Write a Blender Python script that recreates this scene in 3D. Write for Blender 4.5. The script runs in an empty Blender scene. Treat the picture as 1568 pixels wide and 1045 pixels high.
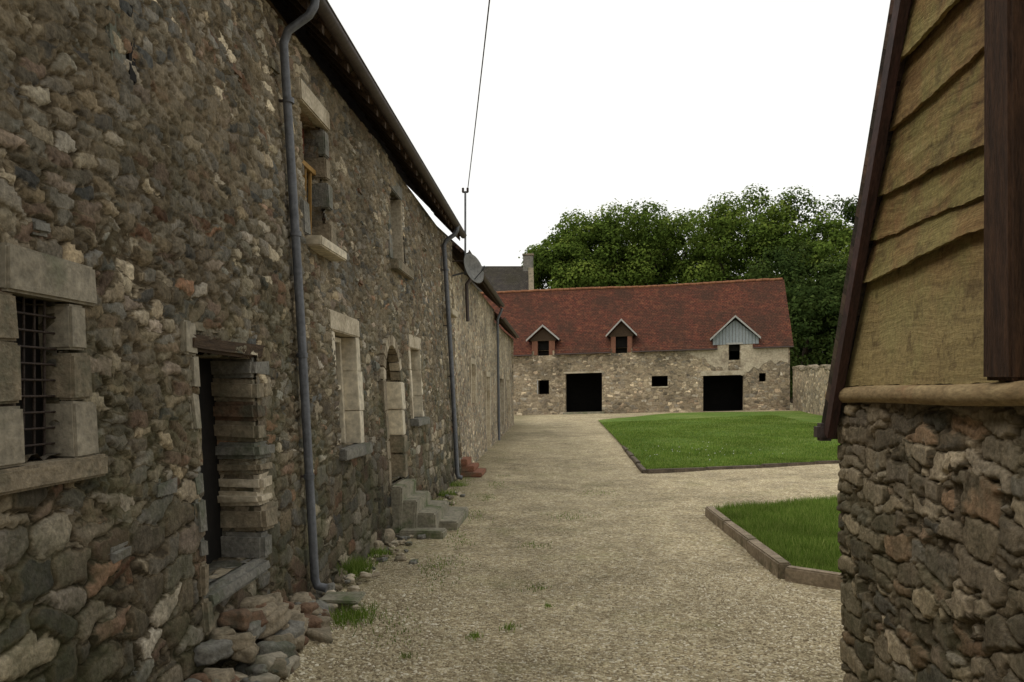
import bpy, bmesh, math, random
import numpy as np
from mathutils import Vector, Matrix
random.seed(7); rng=np.random.default_rng(7)
D=bpy.data; S=bpy.context.scene; COL=S.collection
# ---------------------------------------------------------------- node helper
class NT:
    def __init__(s,name,disp=None):
        s.m=D.materials.new(name); s.m.use_nodes=True; s.t=s.m.node_tree; s.t.nodes.clear()
        s.out=s.t.nodes.new('ShaderNodeOutputMaterial')
        if disp: s.m.displacement_method=disp
    def n(s,typ,inp=None,**pr):
        nd=s.t.nodes.new('ShaderNode'+typ)
        for k,v in pr.items(): setattr(nd,k,v)
        for k,v in (inp or {}).items():
            if isinstance(v,bpy.types.NodeSocket): s.t.links.new(v,nd.inputs[k])
            else: nd.inputs[k].default_value=v
        return nd
    def math(s,op,a,b=0.0,c=False):
        return s.n('Math',{0:a,1:b},operation=op,use_clamp=c).outputs[0]
    def mix(s,f,a,b,bt='MIX'):
        return s.n('MixRGB',{'Fac':f,'Color1':a,'Color2':b},blend_type=bt).outputs[0]
    def noise(s,v,sc,det=4,rough=.55):
        return s.n('TexNoise',{'Vector':v,'Scale':sc,'Detail':det,'Roughness':rough})
    def ramp(s,f,stops,interp='LINEAR'):
        r=s.n('ValToRGB',{'Fac':f}); r.color_ramp.interpolation=interp
        e=r.color_ramp.elements
        while len(e)<len(stops): e.new(.5)
        for el,(p,c) in zip(e,stops):
            el.position=p; el.color=c if len(c)==4 else (*c,1)
        return r.outputs[0]
    def rng(s,f,a,b,c=0.,d=1.):
        return s.n('MapRange',{0:f,1:a,2:b,3:c,4:d}).outputs[0]
    def finish(s,col,rough=.9,bump=None,bs=.5,bd=.02,spec=.2,metal=0.,normal=None):
        i={'Base Color':col,'Roughness':rough,'Metallic':metal,'Specular IOR Level':spec}
        if bump is not None:
            i['Normal']=s.n('Bump',{'Height':bump,'Strength':bs,'Distance':bd}).outputs[0]
        b=s.n('BsdfPrincipled',i); s.t.links.new(b.outputs[0],s.out.inputs[0]); return s.m
g3=lambda v:(v,v,v,1)
def C(r,g,b): return (r,g,b,1)

def rubble(name,lo,hi,palette,mortar,disp=.03,split=(1.0,1.7),dense=True,smear=.85,bright=1.0,green=.0,joint=.075,patch=3.0,deep=.85,even=.7,foot=1.0,midh=.7,dis=.20):
    N=NT(name,'DISPLACEMENT' if dense else 'BUMP')
    tc=N.n('TexCoord').outputs['Object']
    d1=N.noise(tc,2.2,1).outputs['Color']; d2=N.noise(tc,11,2).outputs['Color']
    o1=N.n('VectorMath',{0:d1,1:(.5,.5,.5)},operation='SUBTRACT').outputs[0]
    o1=N.n('VectorMath',{0:o1,'Scale':dis},operation='SCALE').outputs[0]
    o2=N.n('VectorMath',{0:d2,1:(.5,.5,.5)},operation='SUBTRACT').outputs[0]
    o2=N.n('VectorMath',{0:o2,'Scale':.055},operation='SCALE').outputs[0]
    v=N.n('VectorMath',{0:tc,1:o1},operation='ADD').outputs[0]
    v=N.n('VectorMath',{0:v,1:o2},operation='ADD').outputs[0]
    z=N.n('SeparateXYZ',{0:tc}).outputs[2]
    nz=N.noise(tc,1.5,2).outputs['Fac']
    zz=N.math('ADD',z,N.math('MULTIPLY',N.math('SUBTRACT',nz,.5),patch))
    msk=N.math('GREATER_THAN',zz,(split[0]+split[1])/2)
    scl=N.n('MixRGB',{'Fac':msk,'Color1':(*lo,1),'Color2':(*hi,1)}).outputs[0]
    vv=N.n('VectorMath',{0:v,1:scl},operation='MULTIPLY').outputs[0]
    f1=N.n('TexVoronoi',{'Vector':vv,'Scale':1.,'Randomness':.88},feature='F1',distance='CHEBYCHEV')
    f2=N.n('TexVoronoi',{'Vector':vv,'Scale':1.,'Randomness':.88},feature='F2',distance='CHEBYCHEV')
    cc=f1.outputs['Color']; ee=N.math('MULTIPLY',N.math('SUBTRACT',f2.outputs['Distance'],f1.outputs['Distance']),.55)
    sep=N.n('SeparateColor',{0:cc}); r1,r2,r3=sep.outputs[0],sep.outputs[1],sep.outputs[2]
    fine=N.noise(tc,42,5,.7).outputs['Fac']; mid=N.noise(tc,9,4,.6).outputs['Fac']; big=N.noise(tc,.5,4,.6).outputs['Fac']
    ej=N.math('ADD',ee,N.math('MULTIPLY',N.math('SUBTRACT',mid,.5),.11))
    stone=N.rng(ej,.015,joint)
    n=len(palette)
    col=N.ramp(r1,[((i+.5)/n,p) for i,p in enumerate(palette)])
    col=N.mix(1.,col,N.ramp(r2,[(0,g3(.5)),(.6,g3(.92)),(.85,g3(1.25)),(1,g3(2.0))]),'MULTIPLY')
    col=N.mix(1.,col,N.ramp(mid,[(.3,g3(.7)),(.7,g3(1.28))]),'MULTIPLY')
    col=N.mix(1.,col,N.ramp(fine,[(.25,g3(.45)),(.5,g3(1.)),(.75,g3(1.6))]),'MULTIPLY')
    mcol=N.mix(mid,tuple(c*.65 for c in mortar[:3])+(1,),tuple(min(1,c*1.25) for c in mortar[:3])+(1,))
    mcol=N.mix(1.,mcol,N.ramp(fine,[(.3,g3(.6)),(.7,g3(1.3))]),'MULTIPLY')
    sm=N.noise(tc,1.3,5,.7).outputs['Fac']
    smk=N.math('MULTIPLY',N.rng(sm,.44,.60),smear)
    smk=N.math('MULTIPLY',smk,N.rng(zz,.6,2.4,.2,1.))
    smk=N.math('MULTIPLY',smk,N.rng(N.math('ADD',r3,N.math('MULTIPLY',mid,.8)),.55,1.0))
    sfac=N.math('MULTIPLY',stone,N.math('SUBTRACT',1.,smk))
    jd=N.rng(ej,0.,.05)
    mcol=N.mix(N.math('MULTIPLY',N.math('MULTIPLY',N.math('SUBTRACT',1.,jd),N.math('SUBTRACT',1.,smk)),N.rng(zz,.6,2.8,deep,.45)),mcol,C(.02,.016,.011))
    col=N.mix(sfac,mcol,col)
    col=N.mix(1.,col,N.ramp(big,[(.3,g3(.6*bright)),(.5,g3(.98*bright)),(.7,g3(1.3*bright))]),'MULTIPLY')
    lich=N.math('MULTIPLY',N.rng(N.noise(tc,5.5,6,.8).outputs['Fac'],.60,.70),.45)
    col=N.mix(lich,col,C(.30*bright,.29*bright,.235*bright))
    if green:
        gm=N.math('MULTIPLY',N.rng(N.noise(tc,1.4,5,.75).outputs['Fac'],.44,.62),N.rng(z,3.4,.6,.15*green,green))
        col=N.mix(gm,col,N.mix(fine,C(.045,.05,.022),C(.125,.13,.065)))
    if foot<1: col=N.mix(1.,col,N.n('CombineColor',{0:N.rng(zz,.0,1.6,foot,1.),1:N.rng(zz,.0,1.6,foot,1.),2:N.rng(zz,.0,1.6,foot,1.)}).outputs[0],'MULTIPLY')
    h=N.math('MULTIPLY',N.math('POWER',sfac,.5),N.math('ADD',even,N.math('MULTIPLY',r3,1.15-even)))
    h=N.math('ADD',h,N.math('MULTIPLY',smk,.45))
    h=N.math('ADD',h,N.math('MULTIPLY',N.math('SUBTRACT',mid,.5),midh))
    if not dense: h=N.math('ADD',h,N.math('MULTIPLY',fine,.16))
    i={'Base Color':col,'Roughness':.93,'Specular IOR Level':.12}
    if dense: i['Normal']=N.n('Bump',{'Height':fine,'Strength':.8,'Distance':.014}).outputs[0]
    b=N.n('BsdfPrincipled',i)
    dn=N.n('Displacement',{'Height':h,'Midlevel':0.,'Scale':disp})
    N.t.links.new(b.outputs[0],N.out.inputs[0]); N.t.links.new(dn.outputs[0],N.out.inputs['Displacement'])
    return N.m
palL=[C(.14,.13,.11),C(.24,.20,.13),C(.19,.185,.165),C(.32,.25,.155),C(.105,.108,.102),C(.26,.21,.14),C(.32,.29,.235),C(.22,.12,.07),C(.18,.175,.145),C(.40,.34,.24)]
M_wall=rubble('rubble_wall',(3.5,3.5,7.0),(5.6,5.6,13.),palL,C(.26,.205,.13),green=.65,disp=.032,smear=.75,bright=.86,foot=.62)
M_wall2=rubble('rubble_wall_far',(5,5,9),(6.,6.,12.),palL,C(.44,.365,.25),split=(-3,-2),dense=False,bright=1.25,deep=.3)
palS=[C(.20,.165,.115),C(.31,.25,.165),C(.16,.135,.10),C(.36,.295,.205),C(.24,.195,.135),C(.17,.155,.125),C(.27,.18,.11)]
M_shed=rubble('shed_rubble',(3.3,3.3,7.6),(3.8,3.8,11.),palS,C(.24,.19,.125),disp=.032,split=(.8,1.2),smear=.9,bright=.92,green=.4,joint=.07,deep=.75,even=.55,patch=3.5,midh=.45,dis=.13)
palB=[C(.23,.19,.14),C(.36,.29,.195),C(.29,.26,.21),C(.42,.34,.23),C(.20,.17,.13),C(.33,.25,.17)]
M_barn=rubble('barn_rubble',(3.,3.,6.),(4.2,4.2,7.5),palB,C(.44,.355,.235),disp=.05,split=(1.5,2.5),dense=False,smear=.7,bright=1.05,deep=.4)

def simple(name,c1,c2,sc=8,rough=.85,bs=.4,bd=.01,spec=.2,metal=0,stretch=(1,1,1),c3=None,det=6):
    N=NT(name); tc=N.n('TexCoord').outputs['Object']
    v=N.n('VectorMath',{0:tc,1:stretch},operation='MULTIPLY').outputs[0]
    a=N.noise(v,sc,det,.65).outputs['Fac']; b=N.noise(v,sc*5,3,.6).outputs['Fac']
    col=N.ramp(a,[(.3,c1),(.7,c2)])
    if c3: col=N.mix(N.rng(N.noise(tc,sc*.35,4,.7).outputs['Fac'],.50,.64),col,c3)
    col=N.mix(1.,col,N.ramp(b,[(.3,g3(.68)),(.7,g3(1.22))]),'MULTIPLY')
    return N.finish(col,rough,N.math('ADD',a,N.math('MULTIPLY',b,.5)),bs,bd,spec,metal)
M_cream=simple('limestone_trim',C(.40,.34,.245),C(.55,.48,.36),6,bs=.5,bd=.01,c3=C(.30,.25,.17))
M_plast=simple('lime_plaster',C(.52,.46,.35),C(.66,.59,.45),3,c3=C(.42,.36,.26))
M_ltl=simple('weathered_limestone',C(.22,.195,.145),C(.35,.31,.235),5,bs=.9,bd=.015,c3=C(.18,.175,.12))
M_quoin=simple('weathered_block',C(.17,.14,.095),C(.31,.255,.175),7,bs=.9,bd=.02,c3=C(.13,.12,.08))
M_rust=simple('brown_block',C(.10,.06,.038),C(.21,.13,.08),7,bs=.9,bd=.02,c3=C(.09,.08,.055))
M_grey=simple('grey_block',C(.13,.127,.11),C(.24,.225,.19),7,bs=.9,bd=.02,c3=C(.115,.12,.085))
M_zinc=simple('zinc_pipe',C(.085,.09,.10),C(.14,.145,.155),5,rough=.5,bs=.1,spec=.5,metal=.2)
M_gut=simple('gutter_metal',C(.05,.036,.032),C(.085,.065,.058),5,rough=.55,bs=.1,spec=.4)
M_wood=simple('old_dark_wood',C(.035,.024,.016),C(.10,.066,.04),6,stretch=(6,1,6),bs=.8)
M_woodv=simple('old_dark_post',C(.03,.018,.012),C(.085,.045,.025),6,stretch=(6,6,1),bs=.8)
M_yel=simple('yellow_pine',C(.26,.15,.045),C(.38,.235,.08),6,stretch=(6,6,1),bs=.2)
M_red=simple('red_joinery',C(.16,.05,.03),C(.22,.08,.05),6)
M_black=simple('dark_interior',C(.006,.005,.004),C(.012,.010,.008),3)  # near-black colour painted for unlit interiors and recesses
M_glass=simple('window_glass',C(.10,.10,.09),C(.16,.155,.14),1,rough=.12,bs=0.,spec=.6)
M_iron=simple('iron_bar',C(.035,.028,.024),C(.07,.05,.04),20,rough=.7)
M_terra=simple('terracotta_step',C(.20,.085,.05),C(.30,.14,.085),8,c3=C(.16,.11,.07))
M_step=simple('step_stone',C(.19,.175,.13),C(.32,.29,.215),6,bs=.6,c3=C(.11,.13,.06))
M_kerb=simple('kerb_stone',C(.17,.13,.085),C(.31,.25,.175),6,bs=.6,c3=C(.11,.095,.055))
M_kerbd=simple('kerb_timber',C(.06,.048,.034),C(.16,.125,.09),6,bs=.6)
M_bark=simple('bark',C(.03,.024,.016),C(.07,.055,.04),6,stretch=(1,1,.3),bs=.9)
M_boardb=simple('blue_grey_board',C(.22,.25,.265),C(.34,.37,.375),4,stretch=(5,5,1),rough=.6)
M_trimw=simple('grey_barge_board',C(.30,.30,.28),C(.44,.43,.40),6)
M_brick=simple('dormer_brick',C(.16,.07,.045),C(.25,.12,.075),12)
def planks():
    N=NT('lichen_plank'); tc=N.n('TexCoord').outputs['Object']
    inf=N.n('ObjectInfo').outputs['Random']
    off=N.n('CombineXYZ',{0:N.math('MULTIPLY',inf,7.),1:N.math('MULTIPLY',inf,13.),2:N.math('MULTIPLY',inf,5.)}).outputs[0]
    v=N.n('VectorMath',{0:tc,1:off},operation='ADD').outputs[0]
    w=N.noise(v,1.5,2).outputs['Color']; w=N.n('VectorMath',{0:w,'Scale':.16},operation='SCALE').outputs[0]
    v2=N.n('VectorMath',{0:v,1:w},operation='ADD').outputs[0]
    vs=N.n('VectorMath',{0:v2,1:(3,.9,10)},operation='MULTIPLY').outputs[0]
    gr=N.noise(vs,2.4,9,.75).outputs['Fac']; pat=N.noise(v,2.2,6,.72).outputs['Fac']; f=N.noise(v,45,4,.6).outputs['Fac']
    p2=N.noise(v,5,6,.78).outputs['Fac']; p3=N.noise(v,1.3,4,.7).outputs['Fac']
    z=N.n('SeparateXYZ',{0:tc}).outputs[2]
    col=N.ramp(gr,[(.28,C(.06,.035,.016)),(.42,C(.20,.12,.05)),(.55,C(.31,.205,.085)),(.72,C(.43,.32,.155))])
    col=N.mix(N.math('MULTIPLY',N.rng(pat,.46,.58),.6),col,N.mix(gr,C(.13,.125,.035),C(.38,.345,.13)))
    col=N.mix(N.math('MULTIPLY',N.rng(p3,.45,.33),.5),col,C(.27,.13,.06))
    col=N.mix(N.math('MULTIPLY',N.rng(z,2.42,2.1),.5),col,C(.42,.355,.165))
    col=N.mix(N.rng(p2,.54,.64,0,.55),col,C(.085,.052,.027))
    col=N.mix(1.,col,N.ramp(f,[(.3,g3(.72)),(.7,g3(1.22))]),'MULTIPLY')
    kn=N.n('TexVoronoi',{'Vector':v,'Scale':1.7},feature='F1').outputs['Distance']
    col=N.mix(N.rng(kn,.06,.035),col,C(.02,.013,.008))
    return N.finish(col,.85,N.math('ADD',gr,N.math('MULTIPLY',f,.3)),.9,.015,.2)
M_plank=planks()
def tiles(name,c1,c2,c3,w=.19,h=.13,stain=C(.05,.045,.03),m=1.):
    N=NT(name); uv=N.n('UVMap').outputs[0]
    wob=N.noise(uv,1.2,2).outputs['Color']
    wv=N.n('VectorMath',{0:wob,'Scale':.09},operation='SCALE').outputs[0]
    v=N.n('VectorMath',{0:uv,1:wv},operation='ADD').outputs[0]
    br=N.n('TexBrick',{'Vector':v,'Color1':c1,'Color2':c2,'Mortar':C(.02,.012,.01),'Scale':1.,'Mortar Size':.01,'Mortar Smooth':.3,'Bias':0.,'Brick Width':w,'Row Height':h},offset=.5)
    a=N.noise(uv,.35,6,.75).outputs['Fac']; b=N.noise(uv,3.,5,.75).outputs['Fac']; f=N.noise(uv,11,4,.7).outputs['Fac']
    col=N.mix(N.rng(b,.48,.66,0,.75),br.outputs['Color'],c3)
    col=N.mix(N.rng(a,.43,.60,0,.8),col,stain)
    col=N.mix(1.,col,N.ramp(f,[(.3,g3(.5*m)),(.7,g3(1.45*m))]),'MULTIPLY')
    y=N.n('SeparateXYZ',{0:v}).outputs[1]
    saw=N.math('FRACT',N.math('DIVIDE',y,h))
    hh=N.math('SUBTRACT',N.math('SUBTRACT',1.,saw),N.math('MULTIPLY',br.outputs['Fac'],.8))
    return N.finish(col,.9,N.math('ADD',hh,N.math('MULTIPLY',f,.5)),1.,.04,.08)
M_tile=tiles('red_roof_tile',C(.155,.052,.033),C(.09,.039,.028),C(.22,.09,.047),stain=C(.062,.036,.025),m=.93)
M_tileb=tiles('brown_roof_tile',C(.09,.05,.035),C(.06,.04,.03),C(.12,.07,.045))
M_slate=tiles('slate_roof',C(.075,.066,.058),C(.05,.046,.042),C(.11,.095,.075))
def gravel():
    N=NT('gravel'); tc=N.n('TexCoord').outputs['Object']
    vo=N.n('TexVoronoi',{'Vector':tc,'Scale':48.},feature='F1'); vo2=N.n('TexVoronoi',{'Vector':tc,'Scale':19.},feature='F1')
    r=N.n('SeparateColor',{0:vo.outputs['Color']}).outputs[0]; r2=N.n('SeparateColor',{0:vo2.outputs['Color']}).outputs[0]
    col=N.ramp(r,[(0,C(.20,.155,.09)),(.3,C(.38,.305,.185)),(.6,C(.50,.42,.26)),(.85,C(.60,.515,.34)),(1,C(.74,.67,.52))])
    col=N.mix(N.math('MULTIPLY',N.math('GREATER_THAN',r2,.82),.5),col,C(.26,.21,.13))
    big=N.noise(tc,.28,6,.72).outputs['Fac']; mid=N.noise(tc,1.6,6,.75).outputs['Fac']
    col=N.mix(1.,col,N.ramp(big,[(.32,g3(.66)),(.5,g3(.98)),(.7,g3(1.14))]),'MULTIPLY')
    col=N.mix(1.,col,N.ramp(mid,[(.3,g3(.62)),(.7,g3(1.17))]),'MULTIPLY')
    sx=N.n('SeparateXYZ',{0:tc}); x=sx.outputs[0]
    weed=N.math('MULTIPLY',N.rng(N.noise(tc,.9,7,.8).outputs['Fac'],.53,.67),.38)
    col=N.mix(weed,col,C(.24,.24,.10))
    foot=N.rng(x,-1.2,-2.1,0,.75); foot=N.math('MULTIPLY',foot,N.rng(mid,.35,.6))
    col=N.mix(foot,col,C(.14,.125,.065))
    h=N.math('ADD',N.math('SUBTRACT',1.,vo.outputs['Distance']),N.math('MULTIPLY',mid,2.))
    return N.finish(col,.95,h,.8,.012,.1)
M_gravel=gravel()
def lawn():
    N=NT('lawn_soil_grass'); tc=N.n('TexCoord').outputs['Object']
    a=N.noise(tc,.35,6,.72).outputs['Fac']; b=N.noise(tc,9,5,.7).outputs['Fac']; c=N.noise(tc,60,3,.7).outputs['Fac']
    col=N.ramp(a,[(.3,C(.08,.145,.022)),(.5,C(.125,.20,.036)),(.7,C(.22,.26,.075))])
    col=N.mix(1.,col,N.ramp(b,[(.3,g3(.65)),(.7,g3(1.3))]),'MULTIPLY')
    col=N.mix(1.,col,N.ramp(c,[(.3,g3(.55)),(.7,g3(1.35))]),'MULTIPLY')
    return N.finish(col,.9,N.math('ADD',b,c),1.,.03,.1)
M_lawn=lawn()
def foliage_mat(name,c1,c2,c3,tr=.3,ns=0):
    N=NT(name); at=N.n('Attribute',attribute_name='v').outputs['Fac']
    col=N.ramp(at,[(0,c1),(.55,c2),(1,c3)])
    if ns:
        tc=N.n('TexCoord').outputs['Object']; col=N.mix(1.,col,N.ramp(N.noise(tc,ns,5,.7).outputs['Fac'],[(.3,g3(.7)),(.7,g3(1.35))]),'MULTIPLY')
    d=N.n('BsdfDiffuse',{'Color':col}); 
    t=N.n('BsdfTranslucent',{'Color':col}); m=N.n('MixShader',{0:tr,1:d.outputs[0],2:t.outputs[0]})
    N.t.links.new(m.outputs[0],N.out.inputs[0]); return N.m
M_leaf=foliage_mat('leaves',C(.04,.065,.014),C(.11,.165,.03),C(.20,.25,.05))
M_leafd=foliage_mat('leaves_dark',C(.022,.038,.012),C(.052,.082,.021),C(.09,.12,.034))
M_blade=foliage_mat('grass_blade',C(.085,.145,.02),C(.15,.235,.04),C(.28,.33,.09),.35,.6)
N=NT('daisy'); M_daisy=N.finish(C(.7,.7,.65))
N=NT('pebble'); at=N.n('Attribute',attribute_name='v').outputs['Fac']
M_peb=N.finish(N.ramp(at,[(0,C(.18,.14,.085)),(.4,C(.37,.305,.19)),(.8,C(.50,.43,.28)),(1,C(.70,.64,.50))]),.9)
# ---------------------------------------------------------------- mesh helpers
def empty(name,loc=(0,0,0)):
    o=D.objects.new(name,None); COL.objects.link(o); return o
def mk(name,verts,faces,mat,parent=None,smooth=False,uv=None,attr=None):
    me=D.meshes.new(name); 
    me.from_pydata([tuple(v) for v in verts] if not isinstance(verts,np.ndarray) else verts.tolist(),[],faces if isinstance(faces,list) else faces.tolist())
    me.materials.append(mat); me.update()
    if smooth: me.polygons.foreach_set('use_smooth',[True]*len(me.polygons))
    if attr is not None:
        a=me.attributes.new('v','FLOAT','POINT'); a.data.foreach_set('value',attr.astype(np.float32))
    if uv is not None:
        l=me.uv_layers.new(name='UVMap'); idx=np.empty(len(me.loops),int); me.loops.foreach_get('vertex_index',idx)
        l.data.foreach_set('uv',np.asarray(uv)[idx].astype(np.float32).ravel())
    o=D.objects.new(name,me); COL.objects.link(o)
    if parent: o.parent=parent
    return o
def box(name,x,y,z,mat,parent=None,bev=.008,jit=0.,lean=0.):
    bm=bmesh.new(); bmesh.ops.create_cube(bm,size=1)
    c=Vector(((x[0]+x[1])/2,(y[0]+y[1])/2,(z[0]+z[1])/2)); s=Vector((abs(x[1]-x[0]),abs(y[1]-y[0]),abs(z[1]-z[0])))
    for v in bm.verts:
        v.co=Vector((v.co.x*s.x,v.co.y*s.y,v.co.z*s.z))
        if jit: v.co+=Vector([random.uniform(-jit,jit) for _ in range(3)])
        v.co+=c; v.co.x-=lean*(v.co.z-c.z)
    if bev: bmesh.ops.bevel(bm,geom=bm.edges[:],offset=min(bev,min(s)*.3),segments=2,affect='EDGES')
    me=D.meshes.new(name); bm.to_mesh(me); bm.free(); me.materials.append(mat)
    o=D.objects.new(name,me); COL.objects.link(o)
    if parent: o.parent=parent
    return o
def rock(name,c,s,mat,parent=None,rot=0,sq=.6):
    bm=bmesh.new(); bmesh.ops.create_icosphere(bm,subdivisions=3,radius=1)
    ph=[random.uniform(0,6) for _ in range(6)]
    for v in bm.verts:
        p=v.co; m=max(abs(p.x),abs(p.y),abs(p.z)); q=p/m
        p=p.lerp(q,sq)
        k=1+.09*math.sin(3*p.x+ph[0]+2*p.y)+.08*math.sin(4*p.y+ph[1])+.07*math.sin(5*p.z+ph[2]+3*p.x)+.04*math.sin(11*p.x+9*p.y+ph[3])
        v.co=Vector((p.x*s[0]*k,p.y*s[1]*k,p.z*s[2]*k))
    bmesh.ops.rotate(bm,verts=bm.verts,cent=(0,0,0),matrix=Matrix.Rotation(rot,3,'Z')@Matrix.Rotation(random.uniform(-.25,.25),3,'X')@Matrix.Rotation(random.uniform(-.2,.2),3,'Y'))
    bmesh.ops.translate(bm,verts=bm.verts,vec=c)
    me=D.meshes.new(name); bm.to_mesh(me); bm.free(); me.materials.append(mat)
    me.polygons.foreach_set('use_smooth',[True]*len(me.polygons))
    o=D.objects.new(name,me); COL.objects.link(o)
    if parent: o.parent=parent
    return o
def tube(name,pts,r,mat,parent=None,res=4):
    cu=D.curves.new(name,'CURVE'); cu.dimensions='3D'; cu.bevel_depth=r; cu.bevel_resolution=res; cu.use_fill_caps=True
    sp=cu.splines.new('POLY'); sp.points.add(len(pts)-1)
    for p,q in zip(sp.points,pts): p.co=(*q,1)
    cu.materials.append(mat); o=D.objects.new(name,cu); COL.objects.link(o)
    if parent: o.parent=parent
    return o
def lines(a,b,step,brk=()):
    ks=sorted({round(k,5) for k in [a,b,*brk] if a<=k<=b}); out=[]
    for p,q in zip(ks[:-1],ks[1:]):
        n=max(1,int(math.ceil((q-p)/(step((p+q)/2) if callable(step) else step)))); out+=list(np.linspace(p,q,n+1)[:-1])
    return np.array(out+[b])
def slab(name,p,th,mat,parent=None,u0=0.):
    p=[np.array(q,float) for q in p]; n=np.cross(p[1]-p[0],p[3]-p[0]); n/=np.linalg.norm(n)
    ux=(p[1]-p[0])/np.linalg.norm(p[1]-p[0]); vy=p[3]-p[0]; vy=vy-ux*vy.dot(ux); vy/=np.linalg.norm(vy)
    vs=p+[q-n*th for q in p]
    uv=[((q-p[0]).dot(ux)+u0,(q-p[0]).dot(vy)) for q in vs]
    return mk(name,vs,[(0,1,2,3),(7,6,5,4),(0,4,5,1),(1,5,6,2),(2,6,7,3),(3,7,4,0)],mat,parent,uv=uv)
class GB:
    def __init__(s): s.v=[];s.f=[];s.n=0
    def add(s,A,want,mask=None):
        n,m=A.shape[:2]; idx=np.arange(n*m).reshape(n,m)+s.n
        q=np.stack([idx[:-1,:-1],idx[1:,:-1],idx[1:,1:],idx[:-1,1:]],-1)
        nn=np.cross(A[-1,0]-A[0,0],A[0,-1]-A[0,0])
        if nn.dot(want)<0: q=q[...,::-1]
        q=q[mask] if mask is not None else q.reshape(-1,4)
        s.v.append(A.reshape(-1,3)); s.f.append(q); s.n+=n*m
    def obj(s,name,mat,parent=None,smooth=True):
        return mk(name,np.concatenate(s.v),np.concatenate(s.f),mat,parent,smooth)
def masonry(name,P,outn,ul,vl,ops,depth,mat,parent,rstep=.04):
    outn=np.array(outn,float); g=GB(); U,V=np.meshgrid(ul,vl,indexing='ij'); A=P(U,V)
    uc=(ul[:-1]+ul[1:])/2; vc=(vl[:-1]+vl[1:])/2; UC,VC=np.meshgrid(uc,vc,indexing='ij'); mask=np.ones(UC.shape,bool)
    for o in ops:
        a,b,c,d=o[:4]; arch=len(o)>4 and o[4]; r=(b-a)/2
        ins=(UC>a)&(UC<b)&(VC>c)&(VC<d)
        if arch: ins&=((VC<d-r)|((UC-(a+b)/2)**2+(VC-(d-r))**2<r*r))
        mask&=~ins
    g.add(A,outn,mask)
    for o in ops:
        a,b,c,d=o[:4]; arch=len(o)>4 and o[4]; dp=o[5] if len(o)>5 else depth; r=(b-a)/2
        w=np.minimum(np.arange(0,dp+rstep,rstep),dp)[:,None]
        e=P(np.array([a,b]),np.array([c,c])); du=e[1]-e[0]
        top=d-r if arch else d
        for u,sg in ((a,1),(b,-1)):
            vv=lines(c,top,rstep); g.add(P(np.full(len(vv),u),vv)[None]-outn*w[...,None],du*sg)
        uu=lines(a,b,rstep); g.add(P(uu,np.full(len(uu),c))[None]-outn*w[...,None],np.array([0,0,1.]))
        if arch:
            th=np.linspace(0,math.pi,25); B=P((a+b)/2+r*np.cos(th),d-r+r*np.sin(th))[None]-outn*w[...,None]
            g.add(B,np.array([0,0,1.])); 
        else: g.add(P(uu,np.full(len(uu),d))[None]-outn*w[...,None],np.array([0,0,-1.]))
    return g.obj(name,mat,parent)
# ---------------------------------------------------------------- terrain
def gz(x,y):
    r=np.clip((y-18)/30,0,1); f=np.clip((x+2.74)/16.3,0,1.3)
    return r*(.32+.4*f)
def gm(X,Y): return gz(X,Y)+.008*np.sin(X*2.1+Y*.7)+.008*np.sin(Y*1.7-X)+.10*np.clip((-1.55-X)/.5,0,1)*np.clip((7.5-Y)/2,0,1)
def build_ground():
    far=np.array([-900,-500,-250,-120,-60,-30]); xs=np.concatenate([far,np.arange(-20,-3,.5),np.arange(-3,3,.1),np.arange(3,30,.5),-far[::-1]]); ys=np.concatenate([far,np.arange(-20,60,.5),-far[::-1]+40])
    X,Y=np.meshgrid(xs,ys,indexing='ij'); Z=gm(X,Y)
    g=GB(); g.add(np.stack([X,Y,Z],-1),np.array([0,0,1.])); return g.obj('ground',M_gravel)
build_ground()
def blades(name,x,y,z,h,w,parent=None,mat=None,lean=.4):
    n=len(x); a=rng.uniform(0,6.283,n); l=rng.uniform(0,lean,n)*h; la=rng.uniform(0,6.283,n)
    dx=np.cos(a)*w; dy=np.sin(a)*w
    V=np.stack([np.stack([x-dx,y-dy,z],-1),np.stack([x+dx,y+dy,z],-1),np.stack([x+l*np.cos(la)+dx*.3,y+l*np.sin(la)+dy*.3,z+h],-1)],1).reshape(-1,3)
    F=np.arange(3*n).reshape(-1,3); at=np.repeat(rng.uniform(0,1,n),3)
    return mk(name,V,F,mat or M_blade,parent,attr=at)
ly0=lambda x:17.74+(x-1.91)*.47
ly1=lambda x:40.3+np.minimum(1,(x-1.9)/4.5)*6.6-.10*(x-1.9)
L=empty('lawn')
def lawnmesh(name,x0,x1,f0,f1,nx,ny,parent,lift=.055):
    xs=np.linspace(x0,x1,nx); t=np.linspace(0,1,ny); X=np.repeat(xs[:,None],ny,1); Y=f0(xs)[:,None]+(f1(xs)-f0(xs))[:,None]*t[None]
    Z=gz(X,Y)+lift+.012*np.sin(X*1.3)*np.sin(Y*.9); g=GB(); g.add(np.stack([X,Y,Z],-1),np.array([0,0,1.])); return g.obj(name,M_lawn,parent)
lawnmesh('turf',1.93,14.5,ly0,ly1,60,90,L)
n=90000; x=rng.uniform(1.93,11,n); y=ly0(x)+rng.power(1.,n)**1.6*20; ok=y<ly1(x)-.1; x=x[ok];y=y[ok]
blades('grass',x,y,gz(x,y)+.05,rng.uniform(.025,.07,len(x)),.012,L)
n=40; x=rng.normal(4.2,1.1,n); y=rng.normal(22.,1.3,n); ok=(x>2.2)&(y>ly0(x)); x=x[ok];y=y[ok]
blades('daisies',x,y,gz(x,y)+.13,np.full(len(x),.025),.018,L,M_daisy)
L2=empty('grass_bed')
b0=lambda x:7.85-(x-2.22)*.75*(x<3.2)-.735*(x>=3.2); b1=lambda x:11.7+(x-2.19)*.62
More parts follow.
